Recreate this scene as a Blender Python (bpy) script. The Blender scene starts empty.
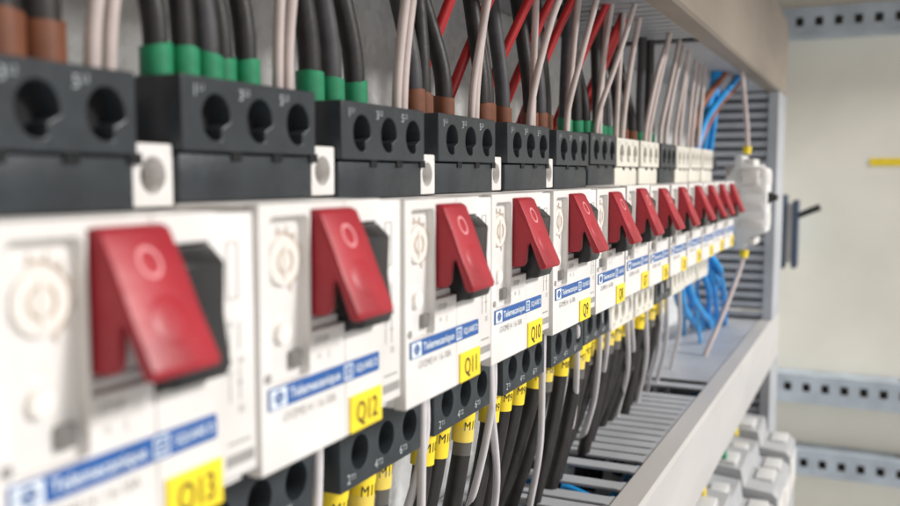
import bpy, bmesh, math, random
from mathutils import Vector, Matrix
random.seed(7)
S = 0.001                       # everything below is written in millimetres
scene = bpy.context.scene
COL = scene.collection
PI = math.pi

# ------------------------------------------------------------------ materials
def mat(name, base, rough=0.5, metal=0.0, spec=0.5, noise=0.06, nscale=60.0, bump=0.0, bscale=400.0,
        trans=0.0, sss=0.0, coat=0.0, dirt=None, stretch=None, ior=1.45, alpha=1.0, rvar=0.1):
    m = bpy.data.materials.new(name); m.use_nodes = True
    nt = m.node_tree; b = nt.nodes['Principled BSDF']; L = nt.links
    tc = nt.nodes.new('ShaderNodeTexCoord')
    mp = nt.nodes.new('ShaderNodeMapping'); L.new(tc.outputs['Object'], mp.inputs['Vector'])
    if stretch: mp.inputs['Scale'].default_value = stretch
    n = nt.nodes.new('ShaderNodeTexNoise'); n.inputs['Scale'].default_value = nscale; n.inputs['Detail'].default_value = 6
    L.new(mp.outputs[0], n.inputs['Vector'])
    r = nt.nodes.new('ShaderNodeValToRGB')
    c0 = [max(0, c * (1 - noise * 2)) for c in base]; c1 = [min(1, c * (1 + noise)) for c in base]
    if dirt: c0 = dirt
    r.color_ramp.elements[0].position = 0.3; r.color_ramp.elements[1].position = 0.65
    r.color_ramp.elements[0].color = (*c0, 1); r.color_ramp.elements[1].color = (*c1, 1)
    L.new(n.outputs['Fac'], r.inputs['Fac']); L.new(r.outputs[0], b.inputs['Base Color'])
    n2 = nt.nodes.new('ShaderNodeTexNoise'); n2.inputs['Scale'].default_value = nscale * 3.1; n2.inputs['Detail'].default_value = 4
    L.new(mp.outputs[0], n2.inputs['Vector'])
    mr = nt.nodes.new('ShaderNodeMapRange'); mr.inputs['To Min'].default_value = max(0.02, rough - rvar); mr.inputs['To Max'].default_value = min(1, rough + rvar)
    L.new(n2.outputs['Fac'], mr.inputs['Value']); L.new(mr.outputs[0], b.inputs['Roughness'])
    b.inputs['Metallic'].default_value = metal
    b.inputs['Specular IOR Level'].default_value = spec
    b.inputs['IOR'].default_value = ior
    b.inputs['Transmission Weight'].default_value = trans
    b.inputs['Alpha'].default_value = alpha
    b.inputs['Coat Weight'].default_value = coat
    if sss:
        b.inputs['Subsurface Weight'].default_value = sss
        b.inputs['Subsurface Radius'].default_value = (1, .8, .6); b.inputs['Subsurface Scale'].default_value = 0.0015
    if bump:
        n3 = nt.nodes.new('ShaderNodeTexNoise'); n3.inputs['Scale'].default_value = bscale; n3.inputs['Detail'].default_value = 5
        L.new(mp.outputs[0], n3.inputs['Vector'])
        bp = nt.nodes.new('ShaderNodeBump'); bp.inputs['Strength'].default_value = bump; bp.inputs['Distance'].default_value = 0.0006
        L.new(n3.outputs['Fac'], bp.inputs['Height']); L.new(bp.outputs[0], b.inputs['Normal'])
    return m

M = {}
M['white'] = mat('white_plastic', (.73, .71, .70), .38, noise=.03, nscale=40, bump=.08, dirt=(.66, .635, .615))
M['cream'] = mat('cream_plastic', (.70, .67, .60), .42, noise=.03, nscale=60)
M['black'] = mat('anthracite_plastic', (.028, .034, .041), .40, noise=.12, nscale=120, bump=.15, bscale=900, dirt=(.020, .025, .030))
M['hole'] = mat('dark_interior', (.006, .006, .007), .8, noise=.1)
M['metal'] = mat('screw_metal', (.35, .34, .32), .4, metal=1)
M['red'] = mat('red_plastic', (.33, .015, .027), .44, noise=.13, nscale=70, bump=.12, bscale=500, dirt=(.25, .011, .02))
M['redmark'] = mat('raised_red_mark', (.66, .25, .27), .4)
M['rocker'] = mat('black_rocker_plastic', (.022, .022, .024), .35, bump=.1)
M['blue'] = mat('blue_print', (.022, .10, .33), .4, noise=.05, nscale=150)
M['ink_white'] = mat('white_print', (.72, .78, .84), .5)
M['ink_grey'] = mat('grey_print', (.30, .29, .28), .5)
M['ink_pale'] = mat('pale_print_on_terminals', (.42, .45, .47), .5)
M['ink_black'] = mat('black_print', (.015, .014, .012), .5)
M['yellow'] = mat('yellow_label', (.88, .66, .03), .45, noise=.04, nscale=100)
M['dial'] = mat('dial_plastic', (.78, .74, .69), .3)
M['dialdark'] = mat('dial_scale', (.45, .36, .28), .5)
M['clear'] = mat('clear_cover', (.92, .90, .88), .08, noise=.0, alpha=.09, spec=.8, rvar=.04, bump=.1, bscale=200)
M['tube'] = mat('clear_sleeve', (.62, .60, .55), .15, noise=.0, alpha=.16, spec=.8, rvar=.05)
M['button'] = mat('test_button', (.10, .09, .085), .4)
M['cable'] = mat('black_cable_jacket', (.022, .019, .019), .5, noise=.2, nscale=150, bump=.25, bscale=350)
M['cablegrey'] = mat('dark_grey_cable_jacket', (.060, .058, .064), .55, noise=.15, nscale=150, bump=.2, bscale=350)
M['greywire'] = mat('pale_grey_wire', (.58, .49, .47), .42, noise=.06, nscale=90)
M['palewire'] = mat('pale_wire_jacket', (.60, .57, .59), .42, noise=.05, nscale=90)
M['redwire'] = mat('red_wire', (.55, .025, .03), .4, noise=.1)
M['bluewire'] = mat('blue_wire', (.015, .30, .72), .4, noise=.1)
M['palebluewire'] = mat('pale_blue_wire', (.06, .40, .80), .4, noise=.1)
M['brownwire'] = mat('brown_wire', (.30, .10, .045), .45, noise=.1)
M['green'] = mat('green_collar', (.015, .26, .12), .42, noise=.1, nscale=200)
M['brown'] = mat('brown_collar', (.20, .068, .032), .45, noise=.12, nscale=200)
M['duct'] = mat('grey_duct_pvc', (.42, .435, .47), .45, noise=.06, nscale=30, bump=.08, bscale=600)
M['cover'] = mat('duct_cover_pvc', (.52, .505, .50), .40, noise=.06, nscale=22, bump=.12, bscale=200, stretch=(.25, 1, 1))
M['coverup'] = mat('shade_tinted_duct_cover_pvc', (.31, .26, .215), .5, noise=.10, nscale=22, bump=.12, bscale=200, stretch=(.25, 1, 1))  # upper duct cover: warm brown shade put into the base colour
M['galv'] = None
M['paint'] = mat('grey_green_paint', (.79, .77, .69), .55, noise=.05, nscale=6, bump=.12, bscale=300)
M['roofpaint'] = mat('dull_brown_paint', (.26, .17, .10), .6, noise=.05, nscale=8)
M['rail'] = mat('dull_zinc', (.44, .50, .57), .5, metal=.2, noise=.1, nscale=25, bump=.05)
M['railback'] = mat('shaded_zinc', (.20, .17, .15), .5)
M['navy'] = mat('navy_plastic', (.035, .055, .10), .45)
M['lightgrey'] = mat('light_grey_plastic', (.70, .70, .70), .45, noise=.04, nscale=40)
M['midgrey'] = mat('mid_grey_plastic', (.42, .43, .45), .45, noise=.05, nscale=40)

def galv():
    m = bpy.data.materials.new('galvanised_steel'); m.use_nodes = True
    nt = m.node_tree; b = nt.nodes['Principled BSDF']; L = nt.links
    tc = nt.nodes.new('ShaderNodeTexCoord')
    v = nt.nodes.new('ShaderNodeTexVoronoi'); v.inputs['Scale'].default_value = 240; L.new(tc.outputs['Object'], v.inputs['Vector'])
    r = nt.nodes.new('ShaderNodeValToRGB')
    r.color_ramp.elements[0].color = (.74, .74, .73, 1); r.color_ramp.elements[1].color = (.88, .88, .87, 1)
    sp = nt.nodes.new('ShaderNodeSeparateColor'); L.new(v.outputs['Color'], sp.inputs[0]); L.new(sp.outputs[0], r.inputs['Fac'])
    L.new(r.outputs[0], b.inputs['Base Color'])
    mr = nt.nodes.new('ShaderNodeMapRange'); mr.inputs['To Min'].default_value = .28; mr.inputs['To Max'].default_value = .55
    L.new(sp.outputs[1], mr.inputs['Value']); L.new(mr.outputs[0], b.inputs['Roughness'])
    b.inputs['Metallic'].default_value = .25
    return m
M['galv'] = galv()

# ------------------------------------------------------------------ mesh helpers
class MB:
    def __init__(s): s.v = []; s.f = []
    def add(s, vs, fs):
        o = len(s.v); s.v += [tuple(x) for x in vs]; s.f += [tuple(i + o for i in f) for f in fs]; return s
    def bm(s, bm):
        bm.verts.index_update()
        s.add([v.co.copy() for v in bm.verts], [[v.index for v in f.verts] for f in bm.faces]); bm.free(); return s
    def box(s, x0, x1, y0, y1, z0, z1, bev=0.0, seg=2):
        bm = bmesh.new(); bmesh.ops.create_cube(bm, size=1)
        for v in bm.verts:
            v.co = Vector(((x0 + x1) / 2 + v.co.x * (x1 - x0), (y0 + y1) / 2 + v.co.y * (y1 - y0), (z0 + z1) / 2 + v.co.z * (z1 - z0)))
        if bev: bmesh.ops.bevel(bm, geom=bm.edges[:], offset=bev, segments=seg, affect='EDGES', profile=.5)
        return s.bm(bm)
    def prism(s, pts, x0, x1, bev=0.0, seg=2, ax='X'):
        """pts in (Y,Z), extruded along X; ax='Y': pts in (X,Z) extruded along Y; ax='Z': pts in (X,Y)"""
        def w(a, p):
            return {'X': (a, p[0], p[1]), 'Y': (p[0], a, p[1]), 'Z': (p[0], p[1], a)}[ax]
        bm = bmesh.new()
        A = [bm.verts.new(w(x0, p)) for p in pts]; B = [bm.verts.new(w(x1, p)) for p in pts]
        bm.faces.new(A); bm.faces.new(B[::-1]); n = len(pts)
        for i in range(n): bm.faces.new((A[i], B[i], B[(i + 1) % n], A[(i + 1) % n]))
        bmesh.ops.recalc_face_normals(bm, faces=bm.faces[:])
        if bev: bmesh.ops.bevel(bm, geom=bm.edges[:], offset=bev, segments=seg, affect='EDGES', profile=.5)
        return s.bm(bm)
    def cyl(s, c, r, y0, y1, n=28, r2=None):
        """cylinder along Y; c=(x,z)"""
        r2 = r if r2 is None else r2
        vs = [(c[0] + r * math.cos(2 * PI * i / n), y0, c[1] + r * math.sin(2 * PI * i / n)) for i in range(n)]
        vs += [(c[0] + r2 * math.cos(2 * PI * i / n), y1, c[1] + r2 * math.sin(2 * PI * i / n)) for i in range(n)]
        fs = [(i, (i + 1) % n, n + (i + 1) % n, n + i) for i in range(n)] + [tuple(range(n))[::-1], tuple(range(n, 2 * n))]
        return s.add(vs, fs)
    def ring(s, c, r0, r1, y0, y1, n=36, a0=0, a1=2 * PI, sx=1.0):
        full = abs(a1 - a0 - 2 * PI) < 1e-6; k = n if full else n + 1; vs = []
        for i in range(k):
            a = a0 + (a1 - a0) * i / n
            for (r, y) in ((r0, y0), (r1, y0), (r1, y1), (r0, y1)):
                vs.append((c[0] + r * sx * math.cos(a), y, c[1] + r * math.sin(a)))
        fs = []
        for i in range(n):
            a = i * 4; b = ((i + 1) % k) * 4
            for q in range(4): fs.append((a + q, a + (q + 1) % 4, b + (q + 1) % 4, b + q))
        if not full: fs += [(0, 3, 2, 1), tuple((k - 1) * 4 + q for q in range(4))]
        return s.add(vs, fs)
    def tube(s, pts, r, n=12, caps=True):
        P = [Vector(p) for p in pts]; vs = []; fs = []
        rr = r if isinstance(r, (list, tuple)) else [r] * len(P)
        t = (P[1] - P[0]).normalized(); u = t.cross(Vector((0, 1, .01))).normalized()
        for i, p in enumerate(P):
            t = (P[min(i + 1, len(P) - 1)] - P[max(i - 1, 0)]).normalized()
            u = (u - t * u.dot(t)).normalized(); w = t.cross(u)
            for k in range(n):
                a = 2 * PI * k / n; vs.append(p + (u * math.cos(a) + w * math.sin(a)) * rr[i])
        for i in range(len(P) - 1):
            for k in range(n):
                a = i * n + k; b = i * n + (k + 1) % n; fs.append((a, b, b + n, a + n))
        if caps: fs += [tuple(range(n))[::-1], tuple(range((len(P) - 1) * n, len(P) * n))]
        return s.add(vs, fs)
    def tf(s, fn): s.v = [tuple(fn(Vector(v))) for v in s.v]; return s
    def mesh(s, name, m, smooth=None):
        me = bpy.data.meshes.new(name)
        me.from_pydata([(a * S, b * S, c * S) for a, b, c in s.v], [], s.f)
        me.validate(); me.materials.append(m)
        bm = bmesh.new(); bm.from_mesh(me); bmesh.ops.recalc_face_normals(bm, faces=bm.faces[:])
        if smooth is not None:
            for f in bm.faces: f.smooth = True
            for e in bm.edges:
                if len(e.link_faces) == 2 and e.calc_face_angle(0) > math.radians(smooth): e.smooth = False
        bm.to_mesh(me); bm.free(); return me

def link(name, me, parent=None, loc=None):
    o = bpy.data.objects.new(name, me); COL.objects.link(o)
    if parent is not None: o.parent = parent
    if loc: o.location = [c * S for c in loc]
    return o
def empty(name, loc=(0, 0, 0)):
    o = bpy.data.objects.new(name, None); o.empty_display_size = .01; COL.objects.link(o); o.location = [c * S for c in loc]; return o
def tag(o, label, cat, group=None):
    o['label'] = label; o['category'] = cat
    if group: o['group'] = group
    return o
def struct(name, me):
    o = link(name, me); o['kind'] = 'structure'; return o

def catmull(pts, per=8):
    P = [Vector(p) for p in pts]; P = [P[0] * 2 - P[1]] + P + [P[-1] * 2 - P[-2]]; out = []
    for i in range(1, len(P) - 2):
        for k in range(per):
            t = k / per; a, b, c, d = P[i - 1:i + 3]
            out.append(.5 * ((2 * b) + (c - a) * t + (2 * a - 5 * b + 4 * c - d) * t * t + (3 * b - a - 3 * c + d) * t ** 3))
    out.append(P[-2]); return out

# flat plate in the XZ plane (facing -Y), from a filled 2D curve with holes: outline and holes are point lists (x,z)
def plate(outline, holes, y0, y1, bev=0.25):
    cu = bpy.data.curves.new('tmp', 'CURVE'); cu.dimensions = '2D'; cu.fill_mode = 'BOTH'
    for loop in [outline] + holes:
        sp = cu.splines.new('POLY'); sp.points.add(len(loop) - 1); sp.use_cyclic_u = True
        for p, q in zip(sp.points, loop): p.co = (q[0], q[1], 0, 1)
    cu.extrude = (y1 - y0) / 2 - bev; cu.bevel_depth = bev; cu.bevel_resolution = 1; cu.offset = -bev
    ob = bpy.data.objects.new('tmp', cu); COL.objects.link(ob)
    dg = bpy.context.evaluated_depsgraph_get(); me = bpy.data.meshes.new_from_object(ob.evaluated_get(dg))
    mb = MB(); ym = (y0 + y1) / 2
    mb.add([(v.co.x, ym - v.co.z, v.co.y) for v in me.vertices], [tuple(p.vertices) for p in me.polygons])
    bpy.data.objects.remove(ob); bpy.data.curves.remove(cu); bpy.data.meshes.remove(me); return mb
def circ(cx, cz, r, n=28, sx=1.0): return [(cx + r * sx * math.cos(2 * PI * i / n), cz + r * math.sin(2 * PI * i / n)) for i in range(n)]
def rect(x0, x1, z0, z1): return [(x0, z0), (x1, z0), (x1, z1), (x0, z1)]
def rrect(x0, x1, z0, z1, r, n=5):
    out = []
    for cx, cz, a in ((x1 - r, z1 - r, 0), (x0 + r, z1 - r, 90), (x0 + r, z0 + r, 180), (x1 - r, z0 + r, 270)):
        for k in range(n): t = math.radians(a + 90 * k / (n - 1)); out.append((cx + r * math.cos(t), cz + r * math.sin(t)))
    return out

_tc = {}
def text(t, size, x, z, y, align='LEFT', sx=1.0, fat=0.0, rot=0.0):
    """letters lying on a plane y=const facing -Y; size = cap height in mm"""
    k = (t, fat)
    if k not in _tc:
        cu = bpy.data.curves.new('tmp', 'FONT'); cu.body = t; cu.size = 1.0; cu.offset = fat; cu.resolution_u = 3
        ob = bpy.data.objects.new('tmp', cu); COL.objects.link(ob)
        dg = bpy.context.evaluated_depsgraph_get(); me = bpy.data.meshes.new_from_object(ob.evaluated_get(dg))
        _tc[k] = ([v.co.copy() for v in me.vertices], [tuple(p.vertices) for p in me.polygons])
        bpy.data.objects.remove(ob); bpy.data.curves.remove(cu); bpy.data.meshes.remove(me)
    vs, fs = _tc[k]; sc_ = size / 0.70
    w = (max(v.x for v in vs)) * sc_ * sx
    dx = {'LEFT': 0, 'CENTER': -w / 2, 'RIGHT': -w}[align]
    mb = MB(); c, s_ = math.cos(rot), math.sin(rot)
    def T(v):
        a = v.x * sc_ * sx + dx; b = v.y * sc_
        return (x + a * c - b * s_, y, z + a * s_ + b * c)
    mb.add([T(v) for v in vs], fs); return mb
def finecut(t, step=.35):
    bm = bmesh.new(); vs = [bm.verts.new(v) for v in t.v]
    for f in t.f:
        try: bm.faces.new([vs[i] for i in f])
        except ValueError: pass
    x = min(v[0] for v in t.v) + step; xm = max(v[0] for v in t.v)
    while x < xm:
        bmesh.ops.bisect_plane(bm, geom=bm.verts[:] + bm.edges[:] + bm.faces[:], plane_co=(x, 0, 0), plane_no=(1, 0, 0)); x += step
    return MB().bm(bm)
def join(*mbs):
    o = MB()
    for m_ in mbs: o.add(m_.v, m_.f)
    return o

CACHE = {}
def cached(key, fn):
    if key not in CACHE: CACHE[key] = fn()
    return CACHE[key]

# ------------------------------------------------------------------ cabinet (setting)
YP = 176.0
mb = MB(); mb.box(-299, 1404, YP, YP + 2.5, -620, 420); struct('back_panel', mb.mesh('back_panel', M['galv']))
mb = MB(); mb.box(1400, 1403, -900, YP - .5, -900, 620); struct('side_wall', mb.mesh('side_wall', M['paint']))
mb = MB(); mb.box(-303, -300, -420, YP - .5, -620, 420); struct('side_wall', mb.mesh('side_wall', M['paint']))  # unseen near-end wall, added to keep ambient light off the left faces
mb = MB(); mb.box(-299, 1399, -505, YP - .5, 420.5, 424); struct('cabinet_roof', mb.mesh('cabinet_roof', M['roofpaint']))

# perforated frame rails on the side wall
def wall_rail(z0, z1, zh, label, up):
    r = empty('frame_rail', (0, 0, 0)); L0, L1 = -700, YP - 6
    holes = []
    y = L1 - 16
    while y > L0 + 10:
        holes.append(rrect(y - 5.2, y + 5.2, zh - 6, zh + 6, 1.0)); y -= 25
    # plate() makes an XZ plate: swap X and Y
    p = plate(rect(L0, L1, z0, z1), holes, -1.2, 1.2, .4).tf(lambda v: (1360 + v.y, v.x, v.z))
    link('perforated_face', p.mesh('perforated_face', M['rail'], 30), r)
    f = MB(); f.box(1361.5, 1399.5, L0, L1, z1 - 2.6, z1 - .3, .3); f.box(1361.5, 1399.5, L0, L1, z0 + .3, z0 + 2.6, .3)
    link('flange', f.mesh('flange', M['rail']), r)
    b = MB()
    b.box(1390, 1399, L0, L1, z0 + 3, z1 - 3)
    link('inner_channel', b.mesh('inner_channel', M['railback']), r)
    for yy in (-45, -330):
        h = MB(); h.tube([(1366, yy, z1 - .5), (1366 + 8, yy, z1 - .5)], 1)  # dummy start, replaced by screw head below
        h = MB(); h.cyl((0, 0), 5, -1.5, 1.5, 16).tf(lambda v: (1378 + v.x, yy + v.z, z1 + .8 + v.y))
        link('screw', h.mesh('screw', M['metal'], 40), r)
    tag(r, label, 'rail', 'perforated frame rails on the side wall')
wall_rail(191, 231, 211, 'perforated grey frame rail high on the cabinet side wall, the topmost rail', True)
wall_rail(-328, -287, -305, 'perforated zinc frame rail on the side wall, just above the lowest rail', False)
wall_rail(-433, -396, -415, 'perforated zinc frame rail on the side wall, the lowest rail of the three', False)

mb = MB(); mb.box(1399.1, 1399.8, -95, 8.5, 11.5, 22)
tag(link('yellow_sticker', mb.mesh('yellow_sticker', M['yellow'])), 'thin yellow strip sticker on the bare grey side wall', 'sticker')

# latch at the far side wall
r = empty('door_latch', (1300, 100, -75))
def rel(mb_, base): return mb_.tf(lambda v: v - Vector(base))
B0 = (1300, 100, -75)
link('outer_plate', rel(MB().box(1285, 1325, 108, 114, -128, -28, 1.5), B0).mesh('outer_plate', M['navy'], 40), r)
link('inner_plate', rel(MB().box(1285, 1325, 93, 99.5, -127, -35, 1.5), B0).mesh('inner_plate', M['navy'], 40), r)
link('housing', rel(MB().box(1292, 1318, 99.6, 107.9, -120, -40, 1), B0).mesh('housing', M['lightgrey'], 40), r)
link('mounting_bracket', rel(MB().box(1325.2, 1399.5, 101, 107, -115, -50, 1), B0).mesh('mounting_bracket', M['rail'], 40), r)
link('handle', rel(MB().tube([(1300, 94, -57), (1300, 84, -52), (1300, 66, -44)], [3.6, 4.2, 4.6], 12), B0).mesh('handle', M['rocker'], 40), r)
tag(r, 'navy blue latch with a short black lever, beyond the upright duct', 'latch')

# ------------------------------------------------------------------ wiring ducts
YC = 88.0; YL = 101.0
def long_duct(zw, zo, x0, x1, label, fingers, wallname):
    """zw: the slotted wall that faces the breakers, zo: the outer wall; runs along X"""
    sg = 1 if zo > zw else -1
    r = empty('wiring_duct', (0, 0, 0))
    t = 1.6; a = sorted((zw, zw + sg * t)); b = sorted((zo - sg * 2.5, zo - sg * (2.5 + t)))
    # cover: front sheet with two lips
    c = MB()
    za, zb = sorted((zw - sg * .8, zo + sg * .2))
    prof = [(YL, za), (YC + 1.6, za), (YC, za + 1.6), (YC, zb - 1.6), (YC + 1.6, zb), (YL, zb), (YL, zb - 1.4), (YC + 1.6, zb - 1.4), (YC + 1.5, za + 1.4), (YL, za + 1.4)]
    c.prism(prof, x0, x1, .0)
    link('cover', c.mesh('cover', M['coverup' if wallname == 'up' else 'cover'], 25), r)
    # base trough
    m = MB(); m.box(x0, x1, YP - 2.2, YP - .6, min(zw, zo) + 3, max(zw, zo) - 3)
    m.box(x0, x1, YL - 8, YP - 2.3, *b)
    link('trough', m.mesh('trough', M['duct']), r)
    m = MB(); m.box(x0, x1, YP - 14, YP - 2.4, a[0], a[1])
    for (f0, f1, kind) in fingers:
        if kind == 'bridge': m.box(f0, f1, YL + .4, YP - 14, a[0], a[1], .25, 1)
        elif kind == 'finger':
            # finger with a wider head at its free end
            w = f1 - f0
            yh = YL - 3
            m.prism([(f0, YP - 14), (f0, yh + 7), (f0 - 1.1, yh + 5), (f0 - 1.1, yh + 1), (f0, yh), (f1, yh), (f1 + 1.1, yh + 1), (f1 + 1.1, yh + 5), (f1, yh + 7), (f1, YP - 14)], a[0], a[1], .3, 1, 'Z')
    link('slotted_wall', m.mesh('slotted_wall', M['duct'], 30), r)
    tag(r, label, 'duct'); return r
def fingers_low():
    out = []; x = -180
    while x < 372: out.append((x, x + 10, 'finger')); x += 27 if x > 120 else 17
    out += [(382, 392, 'finger'), (403, 413, 'finger'), (430, 440, 'finger')]
    x = 448
    while x < 592: out.append((x, x + 10.2, 'finger')); x += 12.6
    out.append((621, 632, 'finger'))
    x = 645
    while x < 995: out.append((x, x + 11.7, 'finger')); x += 12.6
    return out
def fingers_up():
    out = []; x = -180
    while x < 555: out.append((x, x + 9.2, 'finger')); x += 12.6
    x = 582
    while x < 995: out.append((x, x + 11.6, 'finger')); x += 12.6
    return out
long_duct(-147, -194, -200, 1012, 'pale grey wiring duct running below the breakers with a flat front cover', fingers_low(), 'low')
long_duct(82, 158, -200, 1012, 'grey wiring duct, coloured brownish for shade, running above the row of breakers', fingers_up(), 'up')
# upright duct at the far end
r = empty('wiring_duct', (0, 0, 0))
def upright(z0, z1, lab):
    c = MB(); c.prism([(942, YC + 10), (942, YC + 1), (943.5, YC), (1010, YC), (1012, YC + 1.5), (1012, YL), (1010, YL), (1010, YC + 2), (944, YC + 2), (944, YC + 10)], z0, z1, 0, ax='Z')
    link('cover', c.mesh('cover', M['duct'], 25), r)
    m = MB(); m.box(1006, 1008, YL + .5, YP - .6, z0, z1); m.box(946, 1005.5, YP - 2.4, YP - .6, z0, z1)
    link('trough', m.mesh('trough', M['duct']), r)
    m = MB(); z = z0 + 2
    m.box(946, 948, YP - 14, YP - 2.6, z0, z1)
    while z + 6 < z1: m.box(946, 948, YC + 4, YP - 14, z, z + 5.4, .3, 1); z += 9.5
    link('slotted_wall', m.mesh('slotted_wall', M['duct'], 30), r)
upright(-145.8, 80.8, ''); upright(-520, -194.6, '')
tag(r, 'upright grey wiring duct with horizontal slots at the far end of the row', 'duct')
# fix: the long ducts stop at the upright's face
# mounting rail behind the breakers
m = MB(); m.prism([(YP - .5, -36), (YP - .5, -1), (YP - 6, -1), (YP - 6, -5), (YP - 2, -5), (YP - 2, -32), (YP - 6, -32), (YP - 6, -36)], -200, 850)
tag(link('mounting_rail', m.mesh('mounting_rail', M['rail'])), 'steel mounting rail on the back panel, behind the row of breakers', 'rail')

# ------------------------------------------------------------------ circuit breakers
US = [75, 129.5, 184, 238, 291.5, 344.5, 392, 438, 487, 538, 586, 633, 680]
DARK = [1, 1, 1, 1, 1, 1, 1, 0, 0, 1, 0, 0, 0]
MARK = ['Q%d' % (13 - i) for i in range(13)]
AUX = [1, 1, 1, 1, 1, 0, 0, 0, 0, 0, 0, 0, 0]
ZT, ZB = -5.6, -55.6

def m_body():
    b = MB(); b.box(.1, 43.9, 102.2, 166, ZB + .2, ZT - .2, .5)
    b.box(1, 43, 166, YP - 1, -42, 3, .5)
    lp = plate([(.1, ZT), (28.8, ZT), (28.8, -7.2), (16.6, -7.2), (16.6, -31), (28.8, -31), (28.8, ZB), (.1, ZB)],
               [rrect(3.4, 15.7, -39.5, -8.2, 1.2)], 99, 102.3, .35)
    rp = plate([(29.0, ZT), (43.9, ZT), (43.9, ZB), (29.0, ZB), (29.0, -33.2), (41.8, -33.2), (41.8, -10.5), (29.0, -10.5)], [], 99.1, 102.3, .35)
    extra = MB(); extra.box(16.8, 41.9, 101.0, 102.2, -10.4, -7.3, .2)
    extra.box(16.8, 28.8, 100.9, 102.25, -33, -29.3, .2)
    extra.box(3.0, 16.1, 101.1, 102.25, -39.9, -7.9, .1)
    sl = MB(); sl.box(20.2, 27.6, 98.55, 99.4, -31.8, -44 + 11, .2)
    return join(b, lp, rp, extra).mesh('body', M['white'], 30)
def m_seams():
    s = MB(); s.box(28.82, 28.98, 99.5, 102, ZB + .3, -33.3)
    return s.mesh('seam', M['ink_grey'])
def m_window():
    """clear flap with a softly rippled, slightly domed front"""
    b = MB(); nx, nz = 18, 36; vs = []
    for a in range(nx + 1):
        for c in range(nz + 1):
            u = a / nx; v = c / nz
            e_ = min(u, 1 - u, v * 2.4, (1 - v) * 2.4)
            y = 99.5 - .75 * min(1, e_ / .16) ** .5 + .16 * math.sin(u * 7 + v * 3) * math.sin(v * 15 + 1) + .10 * math.sin(v * 31 + u * 5)
            vs.append((3.7 + u * 11.7, y, -39.2 + v * 30.7))
    fs = [(a * (nz + 1) + c, (a + 1) * (nz + 1) + c, (a + 1) * (nz + 1) + c + 1, a * (nz + 1) + c + 1) for a in range(nx) for c in range(nz)]
    b.add(vs, fs); return b.mesh('window', M['clear'], 80)
def m_dial():
    d = MB(); d.cyl((9.6, -16.6), 4.6, 100.25, 102.2, 32, 4.8); d.box(9.1, 10.1, 99.95, 100.25, -20, -13.2)
    return d.mesh('dial', M['dial'], 40)
def m_scale():
    d = MB(); d.ring((9.6, -16.6), 5.2, 5.7, 100.8, 101.05, 28, -1.2, 1.9)
    d.ring((9.6, -16.6), 2.0, 2.5, 100.05, 100.3, 20)
    for k in range(7):
        a = -1.1 + k * .48; d.box(9.6 + 5.9 * math.cos(a) - .15, 9.6 + 5.9 * math.cos(a) + .15, 100.85, 101.05, -16.6 + 6.3 * math.sin(a) - .5, -16.6 + 6.3 * math.sin(a) + .5)
    return d.mesh('scale', M['dialdark'])
def m_knob():
    d = MB(); d.cyl((9.0, -30.2), 2.0, 99.9, 102.2, 20, 2.3); d.box(7.6, 12, 101, 102.2, -28, -26.8, .2); return d.mesh('adjuster', M['dial'], 40)
def m_button():
    d = MB(); d.box(11.2, 14.6, 99.8, 102.2, -37.6, -34.2, .35); return d.mesh('test_button', M['button'], 40)
def m_left_button():
    d = MB(); d.cyl((2.1, -37.6), .95, 98.75, 99.2, 14); return d.mesh('rivet', M['ink_grey'])
def m_bodytext():
    return join(text('STOP', 1.5, 17.6, -33.9, 98.93, sx=.95), text('o', 1.6, 18.4, -36.9, 98.93), text('I', 1.7, 22.2, -37.4, 98.93),
                text('GV2ME14', 1.9, 6.4, -46.8, 98.93, sx=.9), text('/ 6-10A', 1.9, 17.6, -46.8, 98.93, sx=.9)).mesh('lettering', M['ink_grey'])
def m_strip():
    s = MB(); s.box(2.0, 42.4, 98.62, 99.15, -43.7, -39.6, .12)
    return s.mesh('brand_strip', M['blue'])
def m_striptext():
    y = 98.52
    o = MB(); o.box(2.35, 7.3, y - .0, y + .2, -43.4, -39.9)
    t = text('Telemecanique', 2.0, 8.4, -42.5, y, sx=1.02, fat=.012)
    sq = plate(rect(27.6, 31.0, -43.2, -40.0), [rect(28.0, 30.6, -42.8, -40.4)], y, y + .1, .01)
    d = text('D', 1.5, 29.3, -42.4, y, 'CENTER', fat=.02)
    t2 = text('SQUARE D', 1.6, 32.2, -42.3, y, sx=.85, fat=.012)
    return join(o, t, sq, d, t2).mesh('lettering', M['ink_white'])
def m_logo():
    y = 98.44; d = MB(); d.ring((4.9, -41.6), .95, 1.3, y, y + .05, 24, sx=1.05)
    d.box(3.3, 6.5, y, y + .05, -41.7, -41.45); d.box(4.75, 5.05, y, y + .05, -43.0, -40.3)
    d.box(4.2, 4.4, y, y + .05, -42.6, -40.6); d.box(5.4, 5.6, y, y + .05, -42.6, -40.6)
    return d.mesh('emblem', M['blue'])
def m_label():
    s = MB(); s.box(30.2, 43.6, 98.6, 99.1, -55.3, -47.4, .1); return s.mesh('marker_label', M['yellow'])
def m_labeltext(t):
    w = .95 if len(t) == 3 else 1.0
    return text(t, 4.6, 36.9, -53.6, 98.52, 'CENTER', sx=w * .80, fat=.006).mesh('lettering', M['ink_black'])
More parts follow.
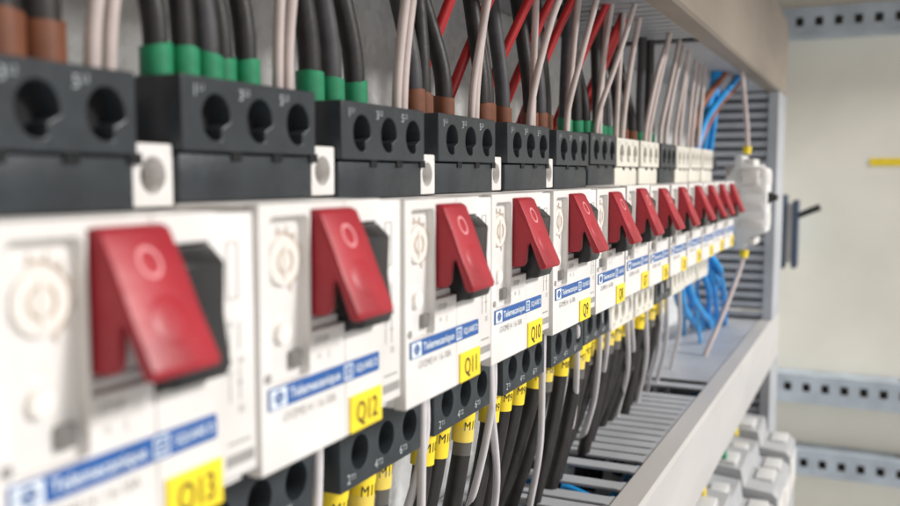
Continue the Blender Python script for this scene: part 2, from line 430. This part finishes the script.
# red padlockable lever
def m_lever():
    X0, X1 = 17.0, 31.0
    shell = [(100.8, -7.4), (98.6, -6.9), (97.2, -7.6), (94.6, -13.2), (91.8, -20), (88.4, -27.2), (88.6, -28.4), (90.3, -28.6), (91.1, -27.0), (93.4, -21), (96.2, -14.5), (98.8, -10.4), (100.8, -10.2)]
    l = MB(); l.prism(shell, X0, X1, .5, 2)
    cheek = [(100.7, -8.2), (97.4, -8.0), (94.8, -13.2), (92.2, -19.4), (91.0, -23.0), (92.3, -23.6), (93.6, -20.4), (94.5, -21.2), (95.0, -26.6), (96, -27.8), (100.7, -28.2)]
    l.prism(cheek, X0 + .03, X0 + 1.9, .3, 1); l.prism(cheek, X1 - 1.9, X1 - .03, .3, 1)
    return l.mesh('lever', M['red'], 35)
def slope(v, off):   # maps (x, *, z) onto the lever's sloping face
    z = v.z; y = 97.2 + (z + 7.6) * (97.2 - 88.6) / (27.2 - 7.6)
    return Vector((v.x, y - off + (v.y) * .9, z))
def m_bulge():
    bm = bmesh.new(); bmesh.ops.create_uvsphere(bm, u_segments=28, v_segments=16, radius=1)
    b = MB(); b.bm(bm); b.tf(lambda v: Vector((24.0 + v.x * 4.3, v.y * .95, -20.9 + v.z * 4.2))).tf(lambda v: slope(v, -.35))
    return b.mesh('finger_bulge', M['red'], 60)
def m_mark():
    b = MB(); b.ring((24.0, -12.4), 1.75, 2.35, -.1, .25, 32, sx=1.0); b.tf(lambda v: slope(v, .12)); return b.mesh('circle_mark', M['redmark'], 60)
def m_rocker():
    pr = [(101.2, -10.9), (98.2, -10.9), (95.2, -13.6), (95.6, -22), (94.4, -30.4), (95.2, -32.4), (98.5, -32.9), (101.2, -32.9)]
    l = MB(); l.prism(pr, 28.9, 41.4, .5, 2); return l.mesh('rocker', M['rocker'], 35)

def terminal_plate(zc, z0, z1, y0, y1, notch_dn=True):
    hs = []
    for u in (9.8, 23.6, 37.2):
        # keyhole: round opening that runs out into a square slot
        r_ = 4.5; p = []
        n = 26
        for i in range(n + 1):
            a = math.radians(-38 + (360 - 52) * i / n) if notch_dn else 2 * PI * i / (n + 1)
            p.append((u + r_ * .93 * math.cos(a), zc + r_ * math.sin(a)))
        if notch_dn:
            p = p + [(u + .2, zc - r_ + .9), (u + .2, zc - 1.2), (u + 2.0, zc - .6), (u + 2.1, zc - r_ - .1), (u + r_ * .75, zc - r_ - .1)]
            p = [q for q in p]
            p = []
            for i in range(40):
                a = 2 * PI * i / 40; q = (r_ * .93 * math.cos(a), r_ * math.sin(a))
                if a > 1.5 * PI and q[0] > 1.5 and q[1] < -.8: q = (1.5, q[1]) if q[1] < -1.9 else (q[0], -.8)
                p.append((u + q[0], zc + q[1]))
        hs.append(p)
    return plate(rrect(0.1, 43.9, z0, z1, .5, 3), hs, y0, y1, .3)
def m_upper_terminal(m):
    p = terminal_plate(10.6, 4.0, 18.2, 116, 127)
    b = MB(); b.box(.4, 43.6, 126, 166, 4.2, 18.0, .4)
    low = MB(); low.box(.2, 43.8, 117.0, 165, ZT + .1, 3.5, .35)
    st = MB()
    for u in (9.8, 23.6, 37.2): st.box(u + 1.2, u + 5.2, 117.2, 127, 4.6, 7.6, .15)
    return join(p, b, low).mesh('upper_terminal', m, 35)
def m_upper_dark():
    d = MB()
    for u in (9.8, 23.6, 37.2):
        d.box(u - 5.0, u + 5.0, 120.6, 121.6, 5.6, 15.6)
        d.box(u + 5.2, u + 8.4, 116.6, 117.2, 2.3, 4.3)
    return d.mesh('terminal_recess', M['hole'])
def m_screws(zc, y):
    d = MB()
    for u in (9.8, 23.6, 37.2): d.cyl((u, zc), 3.3, y, y + 1.2, 20)
    return d.mesh('clamp_screw', M['metal'], 40)
def m_lower_terminal(m):
    p = terminal_plate(-70.6, -79, -56.2, 117.6, 129, False)
    b = MB(); b.box(.4, 43.6, 129, 166, -78.6, -56.4, .4)
    return join(p, b).mesh('lower_terminal', m, 35)
def m_lower_dark():
    d = MB()
    for u in (9.8, 23.6, 37.2): d.box(u - 5.0, u + 5.0, 123, 124, -75.6, -65.6)
    return d.mesh('terminal_recess', M['hole'])
def m_upper_text():
    o = MB()
    for u, a, b in ((3.0, '1', 'L1'), (16.6, '3', 'L2'), (30.2, '5', 'L3')):
        o = join(o, text(a, 2.2, u, 14.4, 115.93), text(b, 1.3, u + 1.7, 15.4, 115.93))
    return o
def m_lower_text():
    o = MB()
    for u, a, b in ((3.2, '2', 'T1'), (17.0, '4', 'T2'), (30.8, '6', 'T3')):
        o = join(o, text(a, 2.5, u, -77.4, 117.53), text(b, 1.6, u + 2.0, -76.9, 117.53))
    return o
def m_aux(w):
    """narrow auxiliary contact block clipped on the right, w wide"""
    a, b = 44.15, 44.0 + w - .15
    m = MB(); m.box(a, b, 99.6, 166, -52.6, ZT - .4, .4)
    p = plate(rect(a + .2, b - .1, -55.2, -51.6), [], 103, 160, .3)
    top = plate(rrect(a, b, ZT + .3, 6.2, .5, 3), [circ((a + b) / 2, .4, 3.4, 24, .92)], 117.6, 124, .3)
    tb = MB(); tb.box(a + .1, b - .1, 124, 160, ZT + .4, 6.0, .3)
    return join(m, p, top, tb).mesh('auxiliary_contact', M['white'], 30)
def m_aux_dark(w):
    a, b = 44.15, 44.0 + w - .15; c = (a + b) / 2
    d = MB(); d.box(a + 1.6, b - 1, 99.45, 99.75, -50.4, -48.4); d.box(a + 2.2, b - 2, 99.5, 99.75, -46.6, -46.2)
    return d.mesh('slot', M['ink_grey'])
def m_aux_back(w):
    a, b = 44.15, 44.0 + w - .15; c = (a + b) / 2
    d = MB(); d.cyl((c, .6), 3.5, 123.0, 123.9, 20); return d.mesh('clamp_screw', M['metal'])
def m_aux_print(w):
    a, b = 44.15, 44.0 + w - .15; y = 99.5; d = MB()
    L = lambda x0, x1, z0, z1: d.box(a + x0, a + x1, y, y + .14, z0, z1)
    L(2.6, 2.85, -21, -11); L(5.4, 5.65, -21, -11); L(2.6, 5.65, -11.2, -11); L(2.6, 5.65, -21, -20.8)
    L(2.8, 3.0, -32, -26.5); L(5.6, 5.8, -30, -25); L(2.2, 3.6, -32.2, -31.8); L(5, 6.4, -36, -35.7); L(5.6, 5.8, -39, -33); L(2.8, 3.0, -39, -35)
    t = join(text('13', 1.3, a + 2.1, -26, y), text('14', 1.3, a + 5, -32.6, y), text('21', 1.3, a + 2.1, -34.6, y), text('22', 1.3, a + 5, -41.2, y))
    return join(d, t).mesh('lettering', M['ink_grey'])

WORDS = ['first', 'second', 'third', 'fourth', 'fifth', 'sixth', 'seventh', 'eighth', 'ninth', 'tenth', 'eleventh', 'twelfth', 'last']
def breaker(i):
    U = US[i]; r = empty('circuit_breaker', (U, 0, 0)); tm = M['black'] if DARK[i] else M['cream']
    tk = 'd' if DARK[i] else 'c'
    A = lambda n, key, fn, par=r: link(n, cached(key, fn), par)
    body = A('body', 'body', m_body)
    A('seam', 'seam', m_seams, body); A('rivet', 'rivet', m_left_button, body); A('lettering', 'bt', m_bodytext, body)
    w = A('window', 'win', m_window); 
    dl = A('dial', 'dial', m_dial); A('scale', 'scale', m_scale, dl)
    A('adjuster', 'knob', m_knob); A('test_button', 'btn', m_button)
    st = A('brand_strip', 'strip', m_strip); A('lettering', 'stt', m_striptext, st); A('emblem', 'logo', m_logo, st)
    lb = A('marker_label', 'label', m_label); lb['label'] = 'yellow marker label reading ' + MARK[i]
    A('lettering', 'lt' + MARK[i], lambda: m_labeltext(MARK[i]), lb)
    lv = A('lever', 'lever', m_lever); A('finger_bulge', 'bulge', m_bulge, lv); A('circle_mark', 'mark', m_mark, lv)
    A('rocker', 'rocker', m_rocker)
    ut = A('upper_terminal', 'ut' + tk, lambda: m_upper_terminal(tm)); A('terminal_recess', 'ud', m_upper_dark, ut)
    lt = A('lower_terminal', 'lwt' + tk, lambda: m_lower_terminal(tm)); A('terminal_recess', 'ld', m_lower_dark, lt)
    ik = M['ink_pale'] if DARK[i] else M['ink_grey']
    A('lettering', 'utt' + tk, lambda: m_upper_text().mesh('lettering', ik), ut)
    A('lettering', 'ltt' + tk, lambda: m_lower_text().mesh('lettering', ik), lt)
    if AUX[i]:
        w_ = round(US[i + 1] - U - 44, 1)
        ax = A('auxiliary_contact', 'ax%s' % w_, lambda: m_aux(w_))
        A('slot', 'axd%s' % w_, lambda: m_aux_dark(w_), ax); A('clamp_screw', 'axs%s' % w_, lambda: m_aux_back(w_), ax)
        A('lettering', 'axp%s' % w_, lambda: m_aux_print(w_), ax)
    RV = random.Random(40 + i)
    r.location = ((U + RV.uniform(-.15, .15)) * S, RV.uniform(-.35, .35) * S, RV.uniform(-.3, .3) * S)
    r.rotation_euler = (math.radians(RV.uniform(-.3, .3)), math.radians(RV.uniform(-.15, .15)), math.radians(RV.uniform(-.25, .25)))
    for o_, amp in ((lv, 2.2),):
        a_ = math.radians(RV.uniform(-amp, amp)); pv = Vector((0, 100.5, -9)) * S
        o_.rotation_euler = (a_, 0, 0); o_.location = pv - Matrix.Rotation(a_, 3, 'X') @ pv
    c = 'dark grey' if DARK[i] else 'cream'
    tag(r, 'white circuit breaker with red lever, yellow label %s and %s terminals' % (MARK[i], c), 'circuit breaker', 'circuit breakers in a row on the rail')
    return r
for i in range(13): breaker(i)

# ------------------------------------------------------------------ cables
U_ph = [0.0]
def cable(pts, rad, m, name, label, cat, group=None, collar=None, sleeve=None, per=8):
    P = catmull(pts, per); base = Vector(pts[0])
    mb = MB().tube(P, rad, 14); mb.tf(lambda v: v - base)
    if collar is None and sleeve is None:
        o = link(name, mb.mesh(name, m, 60), None, base)
    else:
        o = empty(name, base); link('jacket', mb.mesh('jacket', m, 60), o)
        if collar:
            cm, ch, cr = collar
            d = (P[3] - P[0]).normalized()
            c = MB().tube([Vector((0, 0, -.5)), d * ch * .5, d * ch], cr, 18)
            for q in range(18):
                a_ = q / 18 * 2 * PI
                for ring_, f_ in ((2, 1), (1, .25)):
                    v_ = Vector(c.v[ring_ * 18 + q]); v_.z += f_ * (.55 * math.sin(a_ + R.random() * .4 + U_ph[0]) + R.uniform(-.15, .15)); v_.x += f_ * .25 * math.cos(a_ * 2); c.v[ring_ * 18 + q] = tuple(v_)
            U_ph[0] += 1.7
            link('collar', c.mesh('collar', cm, 50), o)
        if sleeve:
            txt, z0, z1 = sleeve
            d = Vector(pts[1]) - Vector(pts[0]); d.normalize()
            t0, t1 = (z0 - base.z) / d.z, (z1 - base.z) / d.z
            r_ = rad + .55
            s_ = MB().tube([d * t0, d * (t0 + t1) / 2, d * t1], r_, 20)
            so = link('sleeve', s_.mesh('sleeve', M['yellow'], 50), o)
            tb = MB().tube([d * (t1 - 5.5), d * (t1 + 4.5)], r_ + .35, 20, False)
            if R.random() < .45: link('clear_tube', tb.mesh('clear_tube', M['tube'], 50), o)
            t = text(txt, 3.1, 0, 0, 0, 'LEFT', sx=.8)
            ctr = d * ((t0 + t1) / 2 + 1.6)
            def wrap(v):
                a = (v.x - 3.4) / (r_ + .1) - .25
                ra = r_ + .1
                return Vector((ctr.x + ra * math.sin(a), ctr.y - ra * math.cos(a), ctr.z + v.z)) + Vector((d.x, d.y, 0)) * (v.z / max(.2, abs(d.z))) * (-1 if d.z < 0 else 1)
            t = finecut(t); t.tf(wrap); link('lettering', t.mesh('lettering', M['ink_black']), so)
    tag(o, label, cat, group); return o

R = random.Random(3)
GA = 'power cables entering the tops of the breakers'
GB = 'power cables leaving the bottoms of the breakers'
GW = 'thin grey wires above the breakers'
GX = 'thin grey wires below the breakers'
# top power cables
for i, U in enumerate(US):
    if i == 1: us = (8.5, 16, 23, 29.5, 37)
    elif i == 0: us = (14, 27, 37)
    elif i <= 5: us = (8.5, 18.5, 31.5)
    else: us = (9.5, 23, 36)
    if i >= 10: continue
    green = i in (1, 2, 6, 7, 9)
    for k, u in enumerate(us):
        rad = 2.5 if i == 1 else (2.9 if i < 7 else 2.6)
        if i == 0: rad = 3.6
        x = U + u; y = 130 + R.uniform(-1, 2)
        dx = R.uniform(-5, 3) - (4 if i in (1, 2) else 0); dy = R.uniform(4, 16) if i < 6 else R.uniform(-3, 14)
        pts = [(x, y, 16), (x + dx * .05, y + dy * .05, 34), (x + dx * .5, y + dy * .5, 58), (x + dx, y + dy, 84), (x + dx * 1.3, y + dy * 1.2, 112)]
        cm = M['green'] if green else M['brown']
        cn = 'green' if green else 'brown'
        cw = 'black' if (k + i) % 3 else 'dark grey'
        cable(pts, rad, M['cable'] if cw == 'black' else M['cablegrey'], 'power_cable',
              '%s cable with %s collar, %s from the near end atop breaker %s' % (cw, cn, WORDS[k], MARK[i]), 'cable', GA,
              collar=(cm, 9.4 if i > 0 else 10.5, rad + (.75 if i else .6)))
# red wires between them
for i, us in ((0, (33,)), (1, (40,)), (2, (38,)), (3, (33,)), (4, (6, 36)), (5, (8, 30)), (6, (30,)), (7, (14, 30))):
    for k, u in enumerate(us):
        x = US[i] + u; y = 142 + R.uniform(0, 5)
        fy = 118 + R.uniform(0, 8) if i > 2 else 150
        q_ = 1 if i > 2 else .2
        pts = [(x, y, 17), (x + 3 * q_, y * .7 + fy * .3, 38), (x + 8 * q_, y * .35 + fy * .65, 62), (x + 13 * q_, fy, 84), (x + 17 * q_, fy - 4, 108)]
        cable(pts, 1.9 if i > 2 else 1.3, M['redwire'], 'red_wire', 'red wire slanting up behind the cables over breaker %s, %s of that breaker' % (MARK[i], WORDS[k]), 'wire', 'red wires above the breakers')
# thin grey wires going up from the auxiliary contacts
tops = {0: ((44.5, 128, 112, 5), (48.5, 128, 114, 6)), 1: ((46, 128, 124, 2), (50, 128, 122, 1)), 2: ((45.5, 126, 118, 4), (49.5, 126, 119, 4)),
        3: ((44.5, 126, 117, 5), (48, 126, 119, 2)), 4: ((42, 124, 110, 12), (46.5, 124, 124, 5)), 5: ((30, 122, 109, 8), (38, 124, 120, 4)),
        6: ((28, 122, 108.5, 20), (36, 124, 119, 8), (42, 124, 121, 2)), 7: ((20, 122, 120, 4), (32, 122, 116, 10)),
        8: ((30, 121, 113, 25), (40, 121, 112, 12)), 9: ((18, 121, 114, 20), (34, 121, 115, 24)), 10: ((14, 121, 116, 20), (32, 121, 119, 20)),
        11: ((14, 121, 120, 24), (30, 121, 121, 30)), 12: ((10, 121, 121, 22),)}
for i, ws in tops.items():
    for k, (u, y0, y1, dx) in enumerate(ws):
        x = US[i] + u; z0 = 5 if i < 5 else 16
        pts = [(x, y0, z0), (x + dx * .1, y0 - (y0 - y1) * .1, 30), (x + dx * .5, (y0 + y1) / 2, 56 + R.uniform(-4, 4)), (x + dx, y1, 84), (x + dx * 1.3, y1 - (y0 - y1) * .2, 110)]
        cable(pts, R.choice((1.3, 1.45)), M['greywire'], 'grey_wire', 'thin pale grey wire rising into the upper duct from breaker %s, %s of that breaker' % (MARK[i], WORDS[k]), 'wire', GW)
# bottom power cables with yellow sleeves
TX = {0: 'M13', 1: 'M12', 2: 'M11', 3: 'M10', 4: 'M9', 5: 'M8', 6: 'M7', 7: 'M6', 8: 'M5', 9: 'M4', 10: 'M3'}
for i, U in enumerate(US[:11]):
    for k, u in enumerate((9.8, 23.6, 37.2)):
        if i == 10 and k: continue
        x = U + u + R.uniform(-1, 1); y = 124.5 + R.uniform(-1.5, 3)
        dx = R.uniform(-9, 0) - 3; dy = R.uniform(8, 18); 
        dz = -79.2
        pts = [(x, y, dz + 3), (x + dx * .12, y + dy * .12, -96), (x + dx * .6, y + dy * .5, -124), (x + dx, y + dy, -150), (x + dx * 1.1, y + dy * 1.3, -186)]
        sl = -90 - R.choice([0, 0, 1, 3])
        cable(pts, 3.3, M['cable'], 'power_cable', 'black power cable with yellow %s sleeve, %s from the near end under breaker %s' % (TX[i], WORDS[k], MARK[i]), 'cable', GB,
              sleeve=(TX[i], dz - .3, sl))
# thin grey wires going down into the lower duct
bots = [(1, 48, 108, -56, 0, 130, -147), (2, 48.5, 104, -54, 10, 131, -147), (3, 46, 106, -56, 27, 131, -147), (3, 49, 112, -56, 8, 140, -147), (2, 50, 114, -56, 6, 146, -147), (4, 48, 108, -56, 14, 130, -147),
        (5, 40, 108, -56, 30, 136, -147), (6, 30, 112, -56, 30, 137, -147), (6, 42, 114, -56, 44, 144, -147), (7, 34, 112, -56, 55, 137, -147), (7, 40, 112, -56, 80, 143, -147), (8, 30, 112, -56, 50, 134, -147),
        (9, 20, 112, -56, 50, 137, -147), (9, 38, 112, -56, 52, 135, -147), (10, 30, 112, -56, 60, 135, -147)]
cnt = {}
for i, u, y0, z0, dx, y1, z1 in bots:
    k = cnt.get(i, 0); cnt[i] = k + 1
    x = US[i] + u; y0 = max(y0, 119) 
    pts = [(x, y0, -60), (x + dx * .15, y0 + 1, -82), (x + dx * .7, (y0 + y1) / 2 - 1, -115), (x + dx, y1, -147), (x + dx * 1.15, y1 + 5, -180)]
    cable(pts, 1.4, M['palewire'], 'grey_wire', 'thin pale grey wire dropping into the lower duct beneath breaker %s, %s of that breaker' % (MARK[i], WORDS[k]), 'wire', GX)
# blue wires at the far end, below and above
for k, (a, b, c) in enumerate([((640, 122, -60), (680, 128, -98), (866, 146, -147)), ((652, 124, -60), (716, 126, -100), (893, 138, -147)), ((664, 130, -60), (700, 134, -100), (885, 150, -147)),
                  ((700, 126, -62), (760, 122, -96), (880, 142, -147)), ((715, 122, -62), (775, 120, -95), (905, 136, -147)), ((722, 118, -60), (752, 112, -78), (800, 120, -90)), ((726, 124, -66), (766, 116, -88), (830, 128, -104)), ((735, 120, -66), (790, 116, -92), (900, 128, -147))]):
    e = Vector(c) + (Vector(c) - Vector(b)) * .5
    cable([a, b, c, tuple(e)], 3.2 if k < 3 else 2.5, M['bluewire'], 'blue_wire', 'bright blue wire below the far breakers, %s from the near end' % WORDS[k], 'wire', 'blue wires at the far end')
for k, (a, b, c, mm) in enumerate([((690, 122, 18), (715, 118, 45), (790, 106, 82), 'blue'), ((702, 124, 18), (728, 119, 42), (800, 110, 82), 'brown'), ((698, 128, 18), (712, 124, 50), (765, 112, 84), 'brown'),
                      ((716, 126, 18), (722, 122, 45), (760, 116, 84), 'blue'), ((734, 126, 10), (736, 122, 40), (750, 120, 84), 'blue'), ((742, 122, 10), (742, 118, 45), (752, 118, 84), 'blue'), ((730, 134, 10), (735, 130, 48), (800, 120, 84), 'blue'), ((748, 130, 10), (752, 124, 44), (830, 112, 80), 'brown')]):
    e = Vector(c) + (Vector(c) - Vector(b)) * .5
    cable([a, b, c, tuple(e)], 2.5, M[mm + 'wire'], mm + '_wire', '%s wire curving into the upper duct past the last breaker, %s of that bundle' % (mm, WORDS[k]), 'wire', 'coloured wires above the far end')
RB = random.Random(11)
for k in range(9):
    a = Vector((RB.uniform(640, 745), RB.uniform(118, 140), -58)); c_ = Vector((a.x + RB.uniform(120, 230), RB.uniform(132, 164), -147))
    b_ = a.lerp(c_, .45) + Vector((RB.uniform(-22, 14), RB.uniform(-8, 8), RB.uniform(-6, 10))); d_ = c_ + Vector((12, 3, -26))
    cable([a, b_, c_, d_], RB.choice((1.5, 1.8)), M['palebluewire'], 'thin_blue_wire', 'thin light blue wire in the tangle under the far breakers, %s from near end' % WORDS[k], 'wire', 'thin light blue wires at the far end')
for k, (x0, x1) in enumerate(((398, 388), (424, 418))):
    cable([(x0, 168, -158), (x0 - 3, 140, -156), (x1, 112, -163), (x1 + 6, 100, -172)], 2.4, M['bluewire'], 'blue_wire', 'short blue wire crossing under the lower duct slots, %s from the near end' % WORDS[k], 'wire', 'blue wires inside the lower duct')
# blue cable lying in the lower duct, seen through the open slots
cable([(300, 112, -172), (420, 116, -168), (560, 122, -176), (700, 120, -172)], 3.4, M['bluewire'], 'blue_wire', 'bright blue wire lying inside the lower duct under its slots', 'wire', None)

# ------------------------------------------------------------------ grey modules after the last breaker
def far_module():
    r = empty('end_module', (752, 0, 0))
    b = MB(); b.prism([(172, -34), (172, -8), (112, -8), (108, -2), (103, 6), (103, 15), (97, 15), (96, 8), (80, 5), (78, 3), (78, -46), (80, -48), (92, -52), (94, -60), (101, -60), (102, -46), (112, -40), (112, -34)], 0, 36, .8, 2)
    link('body', b.mesh('body', M['lightgrey'], 35), r)
    k = MB(); k.prism([(79, -14), (71, -17), (71, -21), (79, -24)], 11, 24, .5); link('toggle', k.mesh('toggle', M['rocker'], 35), r)
    p = MB(); p.box(5, 31, 77.2, 78.2, -8, 1, .2); link('front_plate', p.mesh('front_plate', M['white']), r)
    q = MB()
    for a in (0, 18.4): q.box(a + 1, a + 16.6, 88, 96.5, 5.2, 12, .6); q.box(a + 1, a + 16.6, 86, 95, -57, -51.5, .6)
    q.box(36.2, 44, 84, 115, -50, 8, .6); q.box(37, 43, 80, 84, -40, -2, .6)
    for z_ in (-44, -30, -16, -2): q.box(-1.2, -.1, 80, 98, z_, z_ + 7, .4)
    q.box(-6, -.3, 84, 96, -8, 3, .8)
    link('terminal_cap', q.mesh('terminal_cap', M['white'], 35), r)
    p = MB(); p.box(5, 31, 77.2, 78.2, -42, -31, .2); link('lower_plate', p.mesh('lower_plate', M['white']), r)
    for z in (16.5, -68): c = MB().tube([(14, 96, z), (14, 95, z + 6)], 3.4, 16); link('wire_ferrule', c.mesh('wire_ferrule', M['yellow'], 50), r)
    tag(r, 'light grey device with yellow wire ferrules and a small black toggle, beyond the last breaker', 'module')
far_module()
cable([(766, 95, 20), (764, 96, 40), (760, 98, 62), (756, 100, 84), (754, 101, 105)], 1.9, M['greywire'], 'grey_wire', 'pale grey wire rising from the yellow ferrule of the end device', 'wire')
cable([(766, 95, -64), (764, 100, -84), (750, 110, -118), (738, 120, -147), (736, 124, -165)], 1.9, M['greywire'], 'grey_wire', 'pale grey wire hanging from the lower ferrule of the end device', 'wire')
r = empty('relay_base', (727, 0, 0))
link('body', MB().box(0, 22, 120, YP - 3, -50, 2, .8).mesh('body', M['lightgrey'], 35), r)
link('dark_face', MB().box(2, 20, 116, 120, -48, -34, .5).mesh('dark_face', M['black'], 35), r)
link('black_socket', MB().box(2, 20, 116, 132, 2.2, 13, .8).mesh('black_socket', M['black'], 35), r)
tag(r, 'low grey relay base with a black socket, between the last breaker and the end device', 'relay base')

# ------------------------------------------------------------------ terminal blocks under the lower duct
for k in range(5):
    x = 612 + k * 58
    r = empty('terminal_block', (x, 0, 0))
    zt = -232 - (8 if k % 2 else 0)
    key = 'tb%d' % (k % 2)
    def f(zt=zt):
        b = MB(); b.prism([(YP - 2, -300), (YP - 2, zt + 12), (112, zt + 12), (110, zt), (88, zt - 2), (86, zt - 16), (64, zt - 18), (60, zt - 22), (60, -330), (150, -330)], 0, 56, .5, 1)
        return b.mesh('body', M['midgrey'], 35)
    link('body', cached(key, f), r)
    def g(zt=zt):
        b = MB()
        b.box(3, 30, 93, 105, zt - 2, zt + 2.5, .4); b.box(24, 52, 66, 80, zt - 19, zt - 14.5, .4); b.box(4, 50, 110.5, 116, zt + 11, zt + 14, .3)
        return b.mesh('clamp_cover', M['lightgrey'], 35)
    link('clamp_cover', cached(key + 'c', g), r)
    def h(zt=zt):
        b = MB(); b.box(3, 52, 59, 60.2, -290, zt - 28, .3); return b.mesh('marker_strip', M['white'])
    link('marker_strip', cached(key + 'm', h), r)
    tag(r, 'grey stepped terminal block under the lower duct, %s from the near end' % WORDS[k], 'terminal block', 'terminal blocks under the lower duct')
for k, (x, y) in enumerate(((648, 104), (735, 102), (830, 106))):
    cable([(x, y, -236), (x + 1, y + 2, -215), (x + 3, y + 8, -190)], 2.3, M['yellow'] if k != 1 else M['green'], 'earth_wire', '%s earth wire rising from the terminal blocks into the duct, %s from the near end' % ('yellow' if k != 1 else 'green', WORDS[k]), 'wire', 'earth wires under the lower duct')

# ------------------------------------------------------------------ camera
cam = bpy.data.cameras.new('camera'); co = bpy.data.objects.new('camera', cam); COL.objects.link(co)
f = 897.0; p = math.atan(79 / f); th = math.atan(426 * math.cos(p) / f)
c, s_, cp, sp = math.cos(th), math.sin(th), math.cos(p), math.sin(p)
Fw = Vector((c * cp, s_ * cp, -sp)); Rt = Vector((s_, -c, 0)); Up = Rt.cross(Fw)
mtx = Matrix((Rt, Up, -Fw)).transposed().to_4x4(); co.matrix_world = mtx
cam.sensor_width = 36; cam.lens = 36 * f / 900
cam.clip_start = .005; cam.clip_end = 20
cam.dof.use_dof = True; cam.dof.focus_distance = .315; cam.dof.aperture_fstop = 13.2
scene.camera = co

# ------------------------------------------------------------------ light
w = bpy.data.worlds.new('World'); scene.world = w; w.use_nodes = True
wn = w.node_tree; bg = wn.nodes['Background']
tc = wn.nodes.new('ShaderNodeTexCoord'); sx = wn.nodes.new('ShaderNodeSeparateXYZ'); wn.links.new(tc.outputs['Generated'], sx.inputs[0])
rp = wn.nodes.new('ShaderNodeValToRGB'); mr = wn.nodes.new('ShaderNodeMapRange'); mr.inputs['From Min'].default_value = -1
wn.links.new(sx.outputs['Z'], mr.inputs['Value']); wn.links.new(mr.outputs[0], rp.inputs['Fac']); wn.links.new(rp.outputs[0], bg.inputs[0])
e = rp.color_ramp.elements; e[0].position = .1; e[0].color = (.66, .65, .63, 1); e[1].position = .95; e[1].color = (.16, .10, .055, 1)
q = e.new(.42); q.color = (.86, .86, .86, 1); q = e.new(.62); q.color = (.48, .38, .30, 1)
bg.inputs[1].default_value = .62
def area(name, loc, tgt, size, sizey, power, col):
    l = bpy.data.lights.new(name, 'AREA'); l.shape = 'RECTANGLE'; l.size = size; l.size_y = sizey; l.energy = power; l.color = col
    o = bpy.data.objects.new(name, l); COL.objects.link(o); o.location = loc
    d = Vector(tgt) - Vector(loc); o.rotation_euler = d.to_track_quat('-Z', 'Y').to_euler(); return o
area('window_light', (.95, -2.1, 1.32), (.55, .1, .0), .50, .42, 94, (1, .985, .95))
area('room_light', (-.5, -1.6, -.25), (.5, .1, -.1), 1.2, .8, 6.5, (.95, .98, 1))

scene.render.engine = 'CYCLES'
scene.cycles.use_denoising = True
scene.cycles.max_bounces = 8
scene.view_settings.view_transform = 'Standard'; scene.view_settings.look = 'None'; scene.view_settings.exposure = 0
